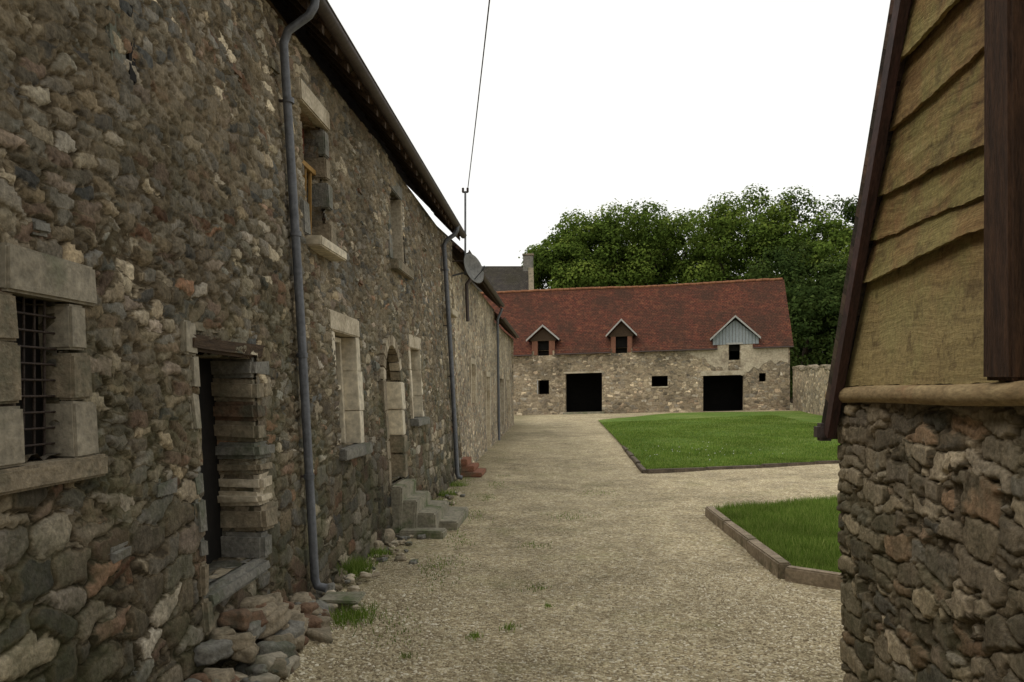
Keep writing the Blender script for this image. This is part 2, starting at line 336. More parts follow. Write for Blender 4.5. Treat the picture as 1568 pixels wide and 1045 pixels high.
lawnmesh('turf',2.24,8,b0,b1,40,60,L2,lift=.06)
n=80000; x=2.24+rng.power(1.,n)*4.2; y=b0(x)+rng.uniform(0,1,n)*(b1(x)-b0(x))
cl=.6+.5*np.sin(x*5+y*3)*np.sin(y*4.1-x*2)
blades('grass',x,y,np.full(n,.055),rng.uniform(.04,.13,n)*(.8+.5*cl),.006,L2,lean=.8)
def kerb(name,pts,w,h,mat,seg=1.0):
    E=empty(name); i=0
    for (ax,ay),(bx,by) in zip(pts[:-1],pts[1:]):
        Ln=math.hypot(bx-ax,by-ay); n=max(1,round(Ln/seg))
        for k in range(n):
            p=(ax+(bx-ax)*(k+.02)/n,ay+(by-ay)*(k+.02)/n); q=(ax+(bx-ax)*(k+.985)/n,ay+(by-ay)*(k+.985)/n)
            cx,cy=(p[0]+q[0])/2,(p[1]+q[1])/2; zz=float(gz(np.array(cx),np.array(cy)))
            hl=math.hypot(q[0]-p[0],q[1]-p[1])/2
            o=box('kerb_piece',(-hl,hl),(-w/2,w/2),(-.1,h+random.uniform(-.01,.01)),mat,E,.015,.008)
            o.location=(cx,cy,zz); o.rotation_euler=(0,0,math.atan2(q[1]-p[1],q[0]-p[0])+random.uniform(-.015,.015)); i+=1
    return E
kerb('lawn_edging',[(1.95,24.5),(1.88,17.66),(9.0,21.0)],.13,.08,M_kerbd,1.6)
kerb('lawn_edging',[(2.17,11.75),(2.17,7.82),(3.2,7.02)],.12,.13,M_kerb,1.25)
kerb('lawn_edging',[(2.17,11.8),(7,14.75)],.08,.06,M_kerbd,1.6)
def pebbles(n,xr,yr,s0,s1,name,par):
    x=rng.uniform(*xr,n); y=rng.uniform(*yr,n); s=rng.uniform(s0,s1,n)
    base=np.array([[1,0,0],[0,1,0],[-1,0,0],[0,-1,0],[0,0,1],[0,0,-1]],float); base[:, 2]*=.6
    V=base[None]*s[:,None,None]*rng.uniform(.6,1.2,(n,6,1)); a=rng.uniform(0,6.28,n); c,sn=np.cos(a)[:,None],np.sin(a)[:,None]
    X=V[...,0]*c-V[...,1]*sn+x[:,None]; Y=V[...,0]*sn+V[...,1]*c+y[:,None]; Z=V[...,2]+gm(X,Y)+s[:,None]*.15
    f=np.array([[0,1,4],[1,2,4],[2,3,4],[3,0,4]]); F=(f[None]+6*np.arange(n)[:,None,None]).reshape(-1,3)
    return mk(name,np.stack([X,Y,Z],-1).reshape(-1,3),F,M_peb,par,True,attr=np.repeat(rng.uniform(0,1,n),6))
G=empty('gravel')
for a in ((26000,(-2.1,2.3),(3.8,8.5),.004,.011),(2500,(-2.1,2.2),(3.8,11),.008,.015),(6000,(-2.0,-.9),(3.8,7),.008,.019),(5500,(1.2,2.2),(4.2,8),.007,.017)):
    pebbles(*a,'stones',G)
# ---------------------------------------------------------------- farmhouse (left)
F1=empty('stone_farmhouse')
wx=lambda z:-2.1-.055*z
PW=lambda u,v:np.stack([wx(v)+.03*np.sin(u*.9+v)*np.clip(v,0,2)/2+.012*np.sin(u*2.3-v*1.9),u,v],-1)
ops=[(3.1,3.46,1.5,2.2,0,.2),(4.68,5.58,.6,2.06,0,.32),(7.05,7.72,3.2,4.4),(7.62,8.5,1.22,2.42,0,.2),(9.85,10.8,.62,2.42,1),(11.6,12.45,1.38,2.48,0,.2),(10.7,11.5,3.57,4.62,0,.2),(15.9,16.45,3.45,4.5)]
ul=lines(-4,17,lambda p:.3 if p<2.3 else (.013 if p<6.8 else .03),[k for o in ops for k in o[:2]]+[2.3,6.8])
vl=lines(-.15,4.98,.0155,[k for o in ops for k in o[2:4]])
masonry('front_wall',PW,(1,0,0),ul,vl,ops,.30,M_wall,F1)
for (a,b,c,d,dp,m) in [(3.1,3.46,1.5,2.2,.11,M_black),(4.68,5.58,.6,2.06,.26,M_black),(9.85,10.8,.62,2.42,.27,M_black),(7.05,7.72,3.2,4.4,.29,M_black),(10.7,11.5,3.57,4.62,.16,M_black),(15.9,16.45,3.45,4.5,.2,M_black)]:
    x=wx((c+d)/2)-dp; box('opening_back',(x-.03,x),(a-.1,b+.1),(c-.1,d+.1),m,F1,0,0,.055)  # black panel paints the darkness of the room behind each opening
def blk(name,y,z,out,mat,dep=.12,jit=.006,bev=.012):
    zm=(z[0]+z[1])/2; return box(name,(wx(zm)-dep,wx(zm)+out),y,z,mat,F1,bev,jit,.055)
# barred window
blk('lintel',(3.03,3.64),(2.2,2.39),.045,M_ltl); blk('window_sill',(2.9,3.66),(1.40,1.5),.05,M_quoin)
for z0,z1,w,m in ((1.5,1.76,.15,M_ltl),(1.76,1.98,.12,M_quoin),(1.98,2.2,.10,M_ltl)):
    blk('jamb_block',(3.43,3.46+w),(z0+.004,z1-.004),.035,m,.28)
blk('jamb_block',(2.9,3.105),(1.5,1.74),.03,M_ltl,.28); blk('jamb_block',(2.86,3.105),(1.75,2.0),.03,M_quoin,.28); blk('jamb_block',(2.9,3.105),(2.0,2.2),.03,M_quoin,.28)
for k in range(1,5): tube('window_bar',[(wx(1.85)-.06,3.1+.068*k,1.5),(wx(1.85)-.06,3.1+.068*k,2.2)],.006,M_iron,F1)
for k in range(1,10): tube('window_bar',[(wx(1.85)-.05,3.1,1.5+.07*k),(wx(1.85)-.05,3.45,1.5+.07*k)],.005,M_iron,F1)
# old doorway
blk('door_lintel',(4.55,5.74),(2.03,2.15),.055,M_wood,.3,.02,.02); blk('lintel_stone',(4.6,5.2),(2.155,2.24),.045,M_quoin,.1,.01,.02); blk('lintel_stone',(5.22,5.75),(2.155,2.25),.045,M_grey,.1,.01,.02)
blk('jamb_block',(4.5,4.66),(2.02,2.22),.05,M_ltl,.12)
blk('threshold',(4.66,5.62),(.50,.61),.06,M_grey,.32,.02,.03)
zz=.60
while zz<2.0:
    h=random.uniform(.10,.22); h=min(h,2.05-zz)
    if h<.05: break
    blk('jamb_block',(5.53+random.uniform(-.03,.02),5.62+random.uniform(.06,.24)),(zz+.002,zz+h-.002),random.uniform(.044,.06),random.choice([M_quoin,M_rust,M_grey,M_cream if zz<1.1 else M_quoin]),.31,.012,.03)
    zz+=h
zz=.35
while zz<2.0:
    h=random.uniform(.14,.28); h=min(h,2.05-zz)
    if h<.05: break
    blk('jamb_block',(4.675-random.uniform(.05,.12),4.69),(zz+.006,zz+h-.006),random.uniform(.025,.045),random.choice([M_quoin,M_grey,M_ltl]),.3,.012,.02)
    zz+=h
# upper window with pine guard rail
blk('lintel',(6.95,7.86),(4.40,4.60),.05,M_cream); blk('window_sill',(6.98,7.84),(3.10,3.2),.16,M_plast,.3)
xx=wx(3.6)-.12
for k in range(4): box('guard_bar',(xx-.015,xx+.015),(7.1+.16*k,7.125+.16*k),(3.2,3.92),M_yel,F1,.003)
box('guard_rail',(xx-.03,xx+.03),(7.06,7.71),(3.92,3.97),M_yel,F1,.003); box('guard_rail',(xx-.03,xx+.03),(7.06,7.71),(3.24,3.29),M_yel,F1,.003)
box('window_frame',(wx(3.8)-.26,wx(3.8)-.2),(7.06,7.71),(4.12,4.39),M_red,F1,.004); box('window_frame',(wx(3.8)-.26,wx(3.8)-.2),(7.06,7.14),(3.2,4.12),M_yel,F1,.004)
blk('jamb_block',(6.9,7.07),(3.2,3.5),.04,M_grey,.2);blk('jamb_block',(7.69,7.86),(3.6,3.85),.04,M_grey,.28);blk('jamb_block',(7.69,7.9),(3.2,3.45),.045,M_quoin,.28)
blk('jamb_block',(7.69,7.83),(3.9,4.1),.035,M_quoin,.28);blk('jamb_block',(7.70,7.86),(4.12,4.38),.03,M_grey,.28)
def win(a,b,c,d,tr=.12):
    blk('lintel',(a-tr,b+tr*.9),(d-.03,d+.17),.045,M_cream,.2); blk('window_sill',(a-.08,b+.12),(c-.09,c+.02),.12,M_grey,.2)
    for p,q in ((a-tr*.6,a+.04),(b-.045,b+tr)):
        zc=c+.022
        for h in np.diff(np.linspace(c+.022,d-.032,4)+np.array([0,random.uniform(-.05,.05),random.uniform(-.05,.05),0])):
            blk('window_jamb',(p-(random.random()<.5)*.05*(p<a-.05),q+(random.random()<.5)*.06*(q>b+.05)),(zc,zc+h-.004),.038,M_plast if random.random()<.6 else M_cream,.22,.003,.006); zc+=h
    x=wx((c+d)/2)-.17
    box('window_glass',(x-.01,x),(a,b),(c,d),M_glass,F1,0,0,.055)
    for p,q in ((a+.041,a+.10),(b-.11,b-.046),((a+b)/2-.03,(a+b)/2+.03)): box('window_frame',(x+.002,x+.05),(p,q),(c+.021,d-.04),M_plast,F1,.004,0,.055)
    for zc in (c+.03,(c+d)/2,d-.10): box('window_frame',(x+.003,x+.04),(a+.101,b-.111),(zc,zc+.05),M_plast,F1,.004)
win(7.62,8.5,1.22,2.42); win(11.6,12.45,1.38,2.48,.1)
blk('window_sill',(10.55,11.7),(3.45,3.59),.14,M_quoin,.2); blk('lintel',(10.6,11.62),(4.60,4.80),.04,M_grey,.2)
blk('jamb_block',(11.46,11.75),(3.59,4.6),.04,M_cream,.2); blk('jamb_block',(10.52,10.73),(3.59,4.6),.04,M_grey,.2)
blk('shutter',(10.74,11.1),(3.6,4.58),-.07,M_grey,.11,.0)
blk('window_sill',(15.75,16.6),(3.34,3.47),.16,M_cream,.2)
zz=3.47
while zz<4.5: blk('jamb_block',(16.42,16.6+random.random()*.25),(zz+.005,zz+.15),.04,M_cream,.2); zz+=.155
for k in range(11):
    t0=math.pi*k/11+.02; t1=math.pi*(k+1)/11-.02; r0,r1=.465,.60; yc,zc=10.325,1.945
    P=[(yc+r*math.cos(t),zc+r*math.sin(t)) for r,t in ((r0,t0),(r1,t0),(r1,t1),(r0,t1))]
    vs=[(wx(z)+.042,y,z) for y,z in P]+[(wx(z)-.1,y,z) for y,z in P]
    mk('voussoir',vs,[(0,1,2,3),(7,6,5,4),(0,4,5,1),(1,5,6,2),(2,6,7,3),(3,7,4,0)],(M_quoin,M_cream)[k%3==1],F1)
for k,(z0,z1) in enumerate(((.62,.95),(.95,1.2),(1.2,1.55),(1.55,1.94))):
    blk('jamb_block',(10.76,10.95+.08*(k%2)),(z0+.005,z1-.005),.042,(M_quoin,M_plast)[k>1],.27)
    blk('jamb_block',(9.72-.05*(k%2),9.88),(z0+.005,z1-.005),.042,M_quoin,.27)
blk('arched_door',(9.85,10.8),(.62,2.1),-.17,M_plast,.22,.0,.004)
# vertical slit with stone post and black strip painting the recess darkness, top left
blk('slit_post',(3.84,4.01),(3.45,5.0),.055,M_grey,.1); blk('slit_shade_strip',(4.015,4.10),(3.42,5.0),.052,M_black,.1)
for k in range(110):
    y=random.uniform(2.9,15); z=random.uniform(.3,4.6)
    if any(o[0]-.32<y<o[1]+.32 and o[2]-.3<z<o[3]+.3 for o in ops): continue
    s=random.uniform(.06,.13); blk('field_stone',(y-s,y+s),(z-s*.45,z+s*.45),random.uniform(.02,.036),random.choice([M_quoin,M_grey,M_ltl,M_rust,M_quoin,M_grey]),.05,.016,.03)
def house_roof(P,y0,y1,ez,ex,rx,rz,mat,tag=''):
    slab('roof_front',[(ex,y0,ez),(ex,y1,ez),(rx,y1,rz),(rx,y0,rz)],.07,mat,P)
    slab('roof_rear',[(2*rx-ex,y1,ez),(2*rx-ex,y0,ez),(rx,y0,rz),(rx,y1,rz)],.07,mat,P)
    th=np.linspace(math.pi,2*math.pi,10); r=.065; gx=ex+.05; gzc=ez-.0
    sec=[(gx+r*math.cos(t),gzc+r*math.sin(t)) for t in th]+[(gx+(r-.008)*math.cos(t),gzc+(r-.008)*math.sin(t)) for t in th[::-1]]
    n=len(sec); vs=[(a,y0,b) for a,b in sec]+[(a,y1,b) for a,b in sec]
    mk('gutter',vs,[(i,(i+1)%n,n+(i+1)%n,n+i) for i in range(n)],M_gut,P,True)
    sl=(rz-ez)/(rx-ex)
    y=y0+.15
    while y<y1:
        vs=[]
        for yy in (y,y+.07):
            for X in (ex+.0,ex-.55):
                for dz in (-.075,-.15): vs.append((X,yy,ez+sl*(X-ex)+dz))
        mk('rafter',vs,[(0,1,3,2),(4,6,7,5),(0,4,5,1),(2,3,7,6),(0,2,6,4),(1,5,7,3)],M_wood,P); y+=.42
    tube('gutter_rim',[(ex+.115,y0,ez+.003),(ex+.115,y1,ez+.003)],.009,M_gut,P)
house_roof(F1,-4.2,16.75,5.10,-2.08,-5.6,8.7,M_tileb)
def gable(P,y,ez,rx,rz,x0,x1,mat):
    mk('gable_wall',[(x0,y,-.2),(x1,y,-.2),(x1,y,ez),(rx,y,rz-.15),(x0,y,ez)],[(0,1,2,3,4)],mat,P)
gable(F1,16.98,5.0,-5.6,8.6,-8.9,-2.3,M_wall2); gable(F1,-4,5.0,-5.6,8.6,-8.9,-2.3,M_wall2)
mk('rear_wall',[(-8.9,-4,-.2),(-8.9,17,-.2),(-8.9,17,5),(-8.9,-4,5)],[(0,1,2,3)],M_wall2,F1)
mk('wall_head',[(-2.35,-4,4.98),(-2.35,16.98,4.98),(-2.8,16.98,4.98),(-2.8,-4,4.98)],[(0,1,2,3)],M_wood,F1)
def pipe(name,Y,top,bot,ex,r=.045,mat=M_zinc,sh=True):
    E=empty(name)
    xt=wx(top)+.10; xb=wx(.2)+.10
    raw=[(ex+.05,Y+.02,top+.10),(ex+.04,Y+.01,top-.0),(ex-.0,Y,top-.08),(xt+.04,Y,top-.20),(xt,Y,top-.30),(wx(2.5)+.10,Y,2.5),(xb,Y,bot+.12)]
    if sh: raw+=[(xb+.02,Y+.0,bot+.06),(xb+.10,Y,bot+.04)]
    tube('pipe',raw,r,mat,E,6)
    for z in (4.2,3.1,2.1,1.1):
        if z<top-.4: tube('collar',[(wx(z)+.10,Y,z-.02),(wx(z)+.10,Y,z+.02)],r+.008,mat,E,6); box('bracket',(wx(z)-.02,wx(z)+.06),(Y-.01,Y+.01),(z-.01,z+.01),M_iron,E,0)
    return E
pipe('drainpipe',6.45,4.98,.14,-2.06,.036); pipe('drainpipe',15.6,4.98,.06,-2.06)
box('drain_slab',(-1.95,-1.62),(6.3,6.6),(.09,.125),M_step,F1,.01,.01)
# foot stones: flat ledge stones under the doorway
FS=empty('foot_stones')
for k in range(75):
    y=random.uniform(4.0,6.4); t=random.random(); zt=.42*(1-t)*(1-abs(y-5.1)/1.5); z=max(.0,zt)+.03
    s=random.uniform(.045,.10); x=-2.08+.34*t
    rock('stone',(x,y,z),(s*.9,s*1.3,s*.65),random.choice([M_quoin,M_grey,M_quoin,M_rust,M_ltl]),FS,random.uniform(-.8,.8),.65)
for c,s,m in [((-1.98,5.2,.26),(.13,.22,.06),0),((-1.92,5.5,.14),(.14,.2,.06),0),((-1.86,4.95,.08),(.15,.2,.06),1),((-1.80,5.75,.03),(.15,.2,.05),0),((-2.05,6.8,.05),(.1,.16,.07),1),((-2.06,7.4,.03),(.08,.14,.07),0),((-2.08,8.9,.03),(.08,.2,.07),0),((-2.07,9.4,.05),(.08,.16,.09),0)]:
    rock('stone',c,s,(M_quoin,M_grey)[m],FS,random.uniform(-.3,.3),.75)
for k in range(190):
    y=random.uniform(3.8,14); s=random.uniform(.012,.045); rock('stone',(-2.02+abs(random.gauss(0,.17)),y,.02 if y>7.5 else .08),(s,s*1.3,s*.6),random.choice([M_quoin,M_grey,M_cream]),FS,random.uniform(0,3),.7)
ST=empty('stone_steps')
for k,(x1,y0,y1,z1) in enumerate(((-1.33,10.3,11.55,.12),(-1.56,10.0,11.2,.27),(-1.80,9.9,11.0,.43),(-1.97,9.85,10.85,.60))):
    box('step',(-2.2,x1),(y0,y1-.003*k),(-.05+.0*k,z1),M_step,ST,.02,.015)
box('step',(-1.98,-1.42),(9.7,10.0),(-.05,.09),M_step,ST,.02,.012)
BS=empty('brick_steps')
box('step',(-2.15,-1.62),(16.6,17.7),(0,.10),M_terra,BS,.015,.01); box('step',(-2.15,-1.8),(16.7,17.75),(.101,.22),M_terra,BS,.015,.01); box('step',(-2.15,-1.95),(16.75,17.6),(.221,.36),M_terra,BS,.015,.01)
def tuft(cx,cy,r,n,h,z=0.02):
    x=rng.normal(cx,r,n); y=rng.normal(cy,r*1.2,n); return blades('grass_tuft',x,y,np.full(n,z),rng.uniform(.4,1,n)*h,.004,None,None,.9)
for t in [(-1.62,6.15,.11,500,.10,.03),(-1.97,7.5,.07,400,.2,.05),(-2.0,7.9,.06,250,.14),(-1.98,8.6,.06,200,.1),(-.62,5.75,.03,70,.05),(-.38,5.95,.03,70,.05),(-1.02,5.3,.03,40,.04),(-.2,7.2,.06,60,.04),(.15,11.3,.15,120,.05),(-.1,6.6,.02,40,.04),(-.3,9.2,.1,90,.04),(-1.9,12.5,.08,200,.12),(-1.95,13.6,.08,200,.12),(-1.95,15,.1,200,.12),(.7,14.,.2,120,.04),(-1.2,8.2,.15,100,.05)]: tuft(*t)
n=8000; x=rng.uniform(-2.0,-.9,n); y=rng.uniform(5.5,17,n); k=(np.sin(x*9)+np.sin(y*3.3+x*4)+rng.normal(0,.6,n))>1.2
blades('weeds',x[k],y[k],np.full(k.sum(),.01),rng.uniform(.015,.04,k.sum()),.004)
# ---------------------------------------------------------------- lower range sections 2,3
F2=empty('stone_outbuilding')
o2=[(23.4,24.5,.05,2.25),(19.8,20.7,1.5,2.5)]
P2=lambda u,v:np.stack([-2.12-.05*v,u,v],-1)
masonry('front_wall',P2,(1,0,0),lines(17,28,.1,[k for o in o2 for k in o[:2]]),lines(-.1,4.75,.08,[k for o in o2 for k in o[2:4]]),o2,.12,M_wall2,F2,.1)
house_roof(F2,17.0,28.0,4.83,-2.05,-5.4,7.9,M_tileb)
for a,b,c,d in o2:
    xm=-2.12-.05*(c+d)/2
    box('shutter_panel',(xm-.14,xm-.08),(a,b),(c-.05,d+.05),M_plast,F2,0); box('lintel',(xm-.15,xm+.02),(a-.1,b+.15),(d,d+.15),M_cream,F2); box('jamb',(xm-.12,xm+.04),(b-.04,b+.16),(c,d),M_cream,F2); box('jamb',(xm-.12,xm+.03),(a-.14,a+.02),(c,d),M_cream,F2)
gable(F2,28,4.7,-5.4,7.8,-8.6,-2.3,M_wall2)
F3=empty('stone_outbuilding')
o3=[(30,31.4,.2,2.3),(34,35,.2,2.3)]
P3=lambda u,v:np.stack([-2.16-.04*v,u,v],-1)
masonry('front_wall',P3,(1,0,0),lines(28.02,38,.15,[k for o in o3 for k in o[:2]]),lines(-.1,4.3,.1,[k for o in o3 for k in o[2:4]]),o3,.2,M_wall2,F3,.1)
house_roof(F3,28.02,38.1,4.42,-2.05,-5.3,7.2,M_tileb)
for a,b,c,d in o3: box('door_panel',(-2.40,-2.33),(a,b),(c-.1,d+.1),M_wood if a<32 else M_cream,F3,0); box('jamb',(-2.36,-2.18),(b-.05,b+.2),(c,d),M_cream,F3)
gable(F3,38,4.3,-5.3,7.1,-8.5,-2.2,M_wall2)
E=empty('drainpipe'); tube('pipe',[(-1.99,19.2,4.85),(-2.1,19.2,4.6),(-2.25,19.2,4.4),(-2.22,19.2,3.5)],.045,M_gut,E)
E=empty('drainpipe'); tube('pipe',[(-1.99,27.6,4.7),(-2.15,27.6,4.3),(-2.1,27.6,.1)],.045,M_zinc,E)
SD=empty('satellite_dish')
vs=[(0,0,0)];fs=[];R=.31
for i in range(1,7):
    r=R*i/6
    for j in range(24): a=2*math.pi*j/24; vs.append((r*math.cos(a),r*math.sin(a)*1.1,.35*r*r/R))
for j in range(24): fs.append((0,1+j,1+(j+1)%24))
for i in range(5):
    for j in range(24): a=1+i*24; fs.append((a+j,a+24+j,a+24+(j+1)%24,a+(j+1)%24))
M_dish=simple('dish_grey',C(.13,.13,.12),C(.20,.195,.18),4,rough=.7,bs=.1)
d=mk('dish',vs,fs,M_dish,SD,True); sm=d.modifiers.new('s','SOLIDIFY'); sm.thickness=.012
nv=Vector((.80,-.52,.30)).normalized()
d.rotation_euler=nv.to_track_quat('Z','Y').to_euler(); d.location=(-1.92,17.1,4.42)
p=Vector((-1.92,17.1,4.42)); tube('arm',[p+Vector((0,0,-.3)),p+nv*.38+Vector((0,0,-.12))],.012,M_zinc,SD)
tube('lnb',[p+nv*.34+Vector((0,0,-.14)),p+nv*.42+Vector((0,0,-.08))],.028,M_zinc,SD); tube('mount',[p,p-nv*.12,(-2.33,17.1,4.3)],.02,M_zinc,SD)
MA=empty('utility_mast'); tube('mast',[(-2.02,17.0,4.3),(-2.02,17.0,6.1)],.022,M_zinc,MA); tube('crossbar',[(-2.08,17.0,6.08),(-1.96,17.0,6.08)],.02,M_iron,MA); tube('mast_clamp',[(-2.33,17,4.6),(-2.0,17,4.6)],.015,M_iron,MA)
for k in (-.05,.05): tube('insulator',[(-2.02+k,17,6.08),(-2.02+k,17,6.17)],.025,M_iron,MA)
A=np.array([-1.97,17,6.12]);Bq=np.array([.95,-2.,8.1]); t=np.linspace(0,1,30)[:,None]; W=A+(Bq-A)*t; W[:,2]-=(1.0*t*(1-t))[:,0]
tube('overhead_wire',[tuple(w) for w in W],.009,M_iron,None,2)
# ---------------------------------------------------------------- barn
BN=empty('stone_barn')
def Bp(u,h,b=0.):
    u=np.asarray(u,float);h=np.asarray(h,float)
    sag=-.09*math.exp(-((float(u)-9)/4)**2) if (u.ndim==0 and h.ndim==0 and h>6) else 0
    return np.stack([-2.74+.992*u+.1235*b+0*h,49.93-.1235*u+.992*b+0*h,.32+.4*u/16.44+h+.0*b+sag],-1)
NB=np.array([-.1235,-.992,0.])
ob=[(3.13,5.39,.12,2.52),(1.41,2.10,1.28,2.15),(8.4,9.36,1.58,2.22),(11.45,13.8,-.05,2.15),(14.69,15.08,1.72,2.22),(1.38,2.1,3.68,4.0),(6.22,6.92,3.68,4.0),(12.95,13.6,3.05,4.0)]
masonry('front_wall',lambda u,v:Bp(u,v),NB,lines(-5,16.44,.15,[k for o in ob for k in o[:2]]),lines(-.5,4.0,.15,[k for o in ob for k in o[2:4]]),ob,.5,M_barn,BN,.25)
def bq(name,pts,mat,P=BN,**k): return mk(name,[Bp(*p) for p in pts],[tuple(range(len(pts)))],mat,P,**k)
bq('rear_wall',[(-5,-.5,7),(16.44,-.5,7),(16.44,4,7),(-5,4,7)],M_barn)
for u in (-5,16.44): bq('gable_wall',[(u,-.5,0),(u,-.5,7),(u,4,7),(u,8.05,3.5),(u,4,0)],M_barn)
bq('barn_floor',[(-5,.02,.5),(16.4,.02,.5),(16.4,.02,6.9),(-5,.02,6.9)],M_black)  # floor coloured black to paint the barn's inner darkness
bq('interior_shade_sheet',[(-5,0,2.6),(16.4,0,2.6),(16.4,4.5,2.6),(-5,4.5,2.6)],M_black)  # black sheet added so the space behind the openings looks unlit
def bslab(name,pts,th,mat,u0=0): return slab(name,[Bp(*p) for p in pts],th,mat,BN,u0)
dorm=[(1.74,1.0,4.62,5.45),(6.58,.9,4.72,5.62),(13.3,1.42,4.28,5.55)]
cur=-5.2
hb=lambda b:4.0+1.2*b
segs=[]
for uc,w,ze,zp in dorm: segs.append((cur,uc-w*.72,-.22)); segs.append((uc-w*.72,uc+w*.72,(ze-4)/1.2-.05)); cur=uc+w*.72
segs.append((cur,16.62,-.22))
RZ=8.2
for a,b,s in segs: bslab('roof_front',[(a,hb(s),s),(b,hb(s),s),(b,RZ,3.5),(a,RZ,3.5)],.08,M_tile,a)
bslab('roof_rear',[(16.62,hb(-.22),7.22),(-5.2,hb(-.22),7.22),(-5.2,RZ,3.5),(16.62,RZ,3.5)],.08,M_tile)
k=-5.2
M_ridge=simple('ridge_tile',C(.17,.07,.038),C(.30,.14,.07),5)
while k<16.5:
    a=Bp(k+.01,RZ+.01+random.uniform(-.02,.02),3.5);b=Bp(k+.4,RZ+.01+random.uniform(-.02,.02),3.5); tube('ridge_tile',[tuple(a),tuple(b)],.09,M_ridge,BN,3); k+=.41
def bbox(name,u,h,b,mat,bev=.01):
    vs=[Bp(x,y,z) for z in b for y in h for x in u]
    return mk(name,vs,[(0,1,3,2),(4,6,7,5),(0,4,5,1),(2,3,7,6),(0,2,6,4),(1,5,7,3)],mat,BN)
for i,(uc,w,ze,zp) in enumerate(dorm):
    bp=(zp-4)/1.2; be=(ze-4)/1.2
    bslab('dormer_roof',[(uc-w,ze,-.3),(uc,zp,-.3),(uc,zp,bp+.05),(uc-w,ze,be)],-.05,M_tile if i<2 else M_slate)
    bslab('dormer_roof',[(uc,zp,-.3),(uc+w,ze,-.3),(uc+w,ze,be),(uc,zp,bp+.05)],-.05,M_tile if i<2 else M_slate)
    for sg in (-1,1):
        a=np.array([uc+sg*(w+.04),ze-.05]);b=np.array([uc,zp+.03]); 
        vs=[Bp(a[0],a[1],-.34),Bp(b[0],b[1],-.34),Bp(b[0],b[1]+.12,-.34),Bp(a[0],a[1]+.12,-.34),Bp(a[0],a[1],-.3),Bp(b[0],b[1],-.3),Bp(b[0],b[1]+.12,-.3),Bp(a[0],a[1]+.12,-.3)]
        mk('barge_board',vs,[(0,1,2,3),(7,6,5,4),(0,4,5,1),(1,5,6,2),(2,6,7,3),(3,7,4,0)],M_trimw,BN)
    hw=.36 if i<2 else .33; ucx=(uc if i<2 else 13.27); ot=ze+.02 if i<2 else 4.0
    fm=M_brick if i<2 else M_boardb
    wi=w*.72
    if i<2:
        bbox('dormer_jamb',(uc-hw-.22,uc-hw),(3.72,ze),(-.03,.2),fm); bbox('dormer_jamb',(uc+hw,uc+hw+.22),(3.72,ze),(-.03,.2),fm)
        bbox('dormer_lintel',(uc-w*.8,uc+w*.8),(ze-.02,ze+.08),(-.06,.15),M_wood)
        vs=[Bp(uc-w*.85,ze+.06,-.02),Bp(uc+w*.85,ze+.06,-.02),Bp(uc,zp-.06,-.02)]; mk('dormer_gable',vs,[(0,1,2)],M_wood,BN)
        bbox('dormer_cheek',(uc-wi,uc-hw-.22),(3.98,ze),(-.01,.1),fm); bbox('dormer_cheek',(uc+hw+.22,uc+wi),(3.98,ze),(-.01,.1),fm)
    else:
        kk=uc-w*.9
        while kk<uc+w*.9:
            a,b=kk,kk+.17; top=lambda q:ze+(zp-.1-ze)*(1-abs(q-uc)/w)
            vs=[Bp(a,3.98,-.03),Bp(b,3.98,-.03),Bp(b,top(b),-.03),Bp(a,top(a),-.03)]; mk('hayloft_board',vs,[(0,1,2,3)],M_boardb,BN); kk+=.19
        bq('board_backing',[(uc-w*.9,3.98,-.015),(uc+w*.9,3.98,-.015),(uc,zp-.15,-.015)],M_wood)
        bbox('hatch_lintel',(12.8,13.75),(3.98,4.08),(-.06,.1),M_trimw)
    bbox('hatch_dark',(ucx-hw,ucx+hw),(3.6,ot-.03),(.3,.4),M_black)  # black block painted as the unlit loft behind the hatch
bbox('door_lintel',(11.3,13.95),(2.15,2.42),(-.03,.3),M_cream); bbox('door_lintel',(3.0,5.5),(2.52,2.62),(-.02,.3),M_cream)
bbox('door_sill',(3.0,5.55),(-.02,.12),(-.25,.4),M_step)
bbox('window_frame',(8.36,9.4),(1.5,1.58),(-.04,.2),M_cream); bbox('window_frame',(1.36,1.41),(1.28,2.15),(-.03,.2),M_trimw)
def patch():
    pts=[]
    top=3.93
    for k in range(60):
        t=k/59; u=10.4+t*5.95; lo=2.55+.35*math.sin(t*9)+.9*(1-min(1,t*4))+.1*math.sin(t*41)+.06*math.sin(t*77); pts.append((u,lo))
    vs=[Bp(u,min(l,3.9),-.012) for u,l in pts]+[Bp(u,top,-.012) for u,l in pts]; n=60
    fs=[]
    for i in range(n-1):
        um=(pts[i][0]+pts[i+1][0])/2
        if 12.93<um<13.62: continue
        fs.append((i,i+1,n+i+1,n+i))
    mk('render_patch',vs,fs,simple('old_render',C(.36,.30,.21),C(.52,.45,.33),2.2,c3=C(.26,.21,.15),bs=.5,bd=.03),BN)
patch()
for a,b,s in segs:
    if s<0: bbox('eave_board',(a,b),(3.70,3.76),(-.24,-.2),M_gut)
CW=empty('stone_boundary_wall')
def cw(u,v):
    u=np.asarray(u,float); t=u/20; x=13.65-1.6*t; y=47.6-20*t
    z=gz(x,y)*1.+v*(1+.05*np.sin(u*2)*.6); return np.stack([x,y,z],-1)
g=GB(); U,V=np.meshgrid(np.linspace(0,20,100),np.linspace(-.3,2.4,16),indexing='ij'); A=cw(U,V); g.add(A,np.array([-1,0,0.])); A2=A+np.array([.45,0,0]); g.add(A2,np.array([1,0,0.])); g.add(np.stack([A[:,-1],A2[:,-1]],1),np.array([0,0,1.])); g.obj('wall',M_barn,CW,False)
for k in range(50):
    p=cw(k*.4+.2,2.42*(1)); rock('coping',tuple(p+np.array([.22,0,0.03])),(.26,.2,.09),M_quoin,CW)
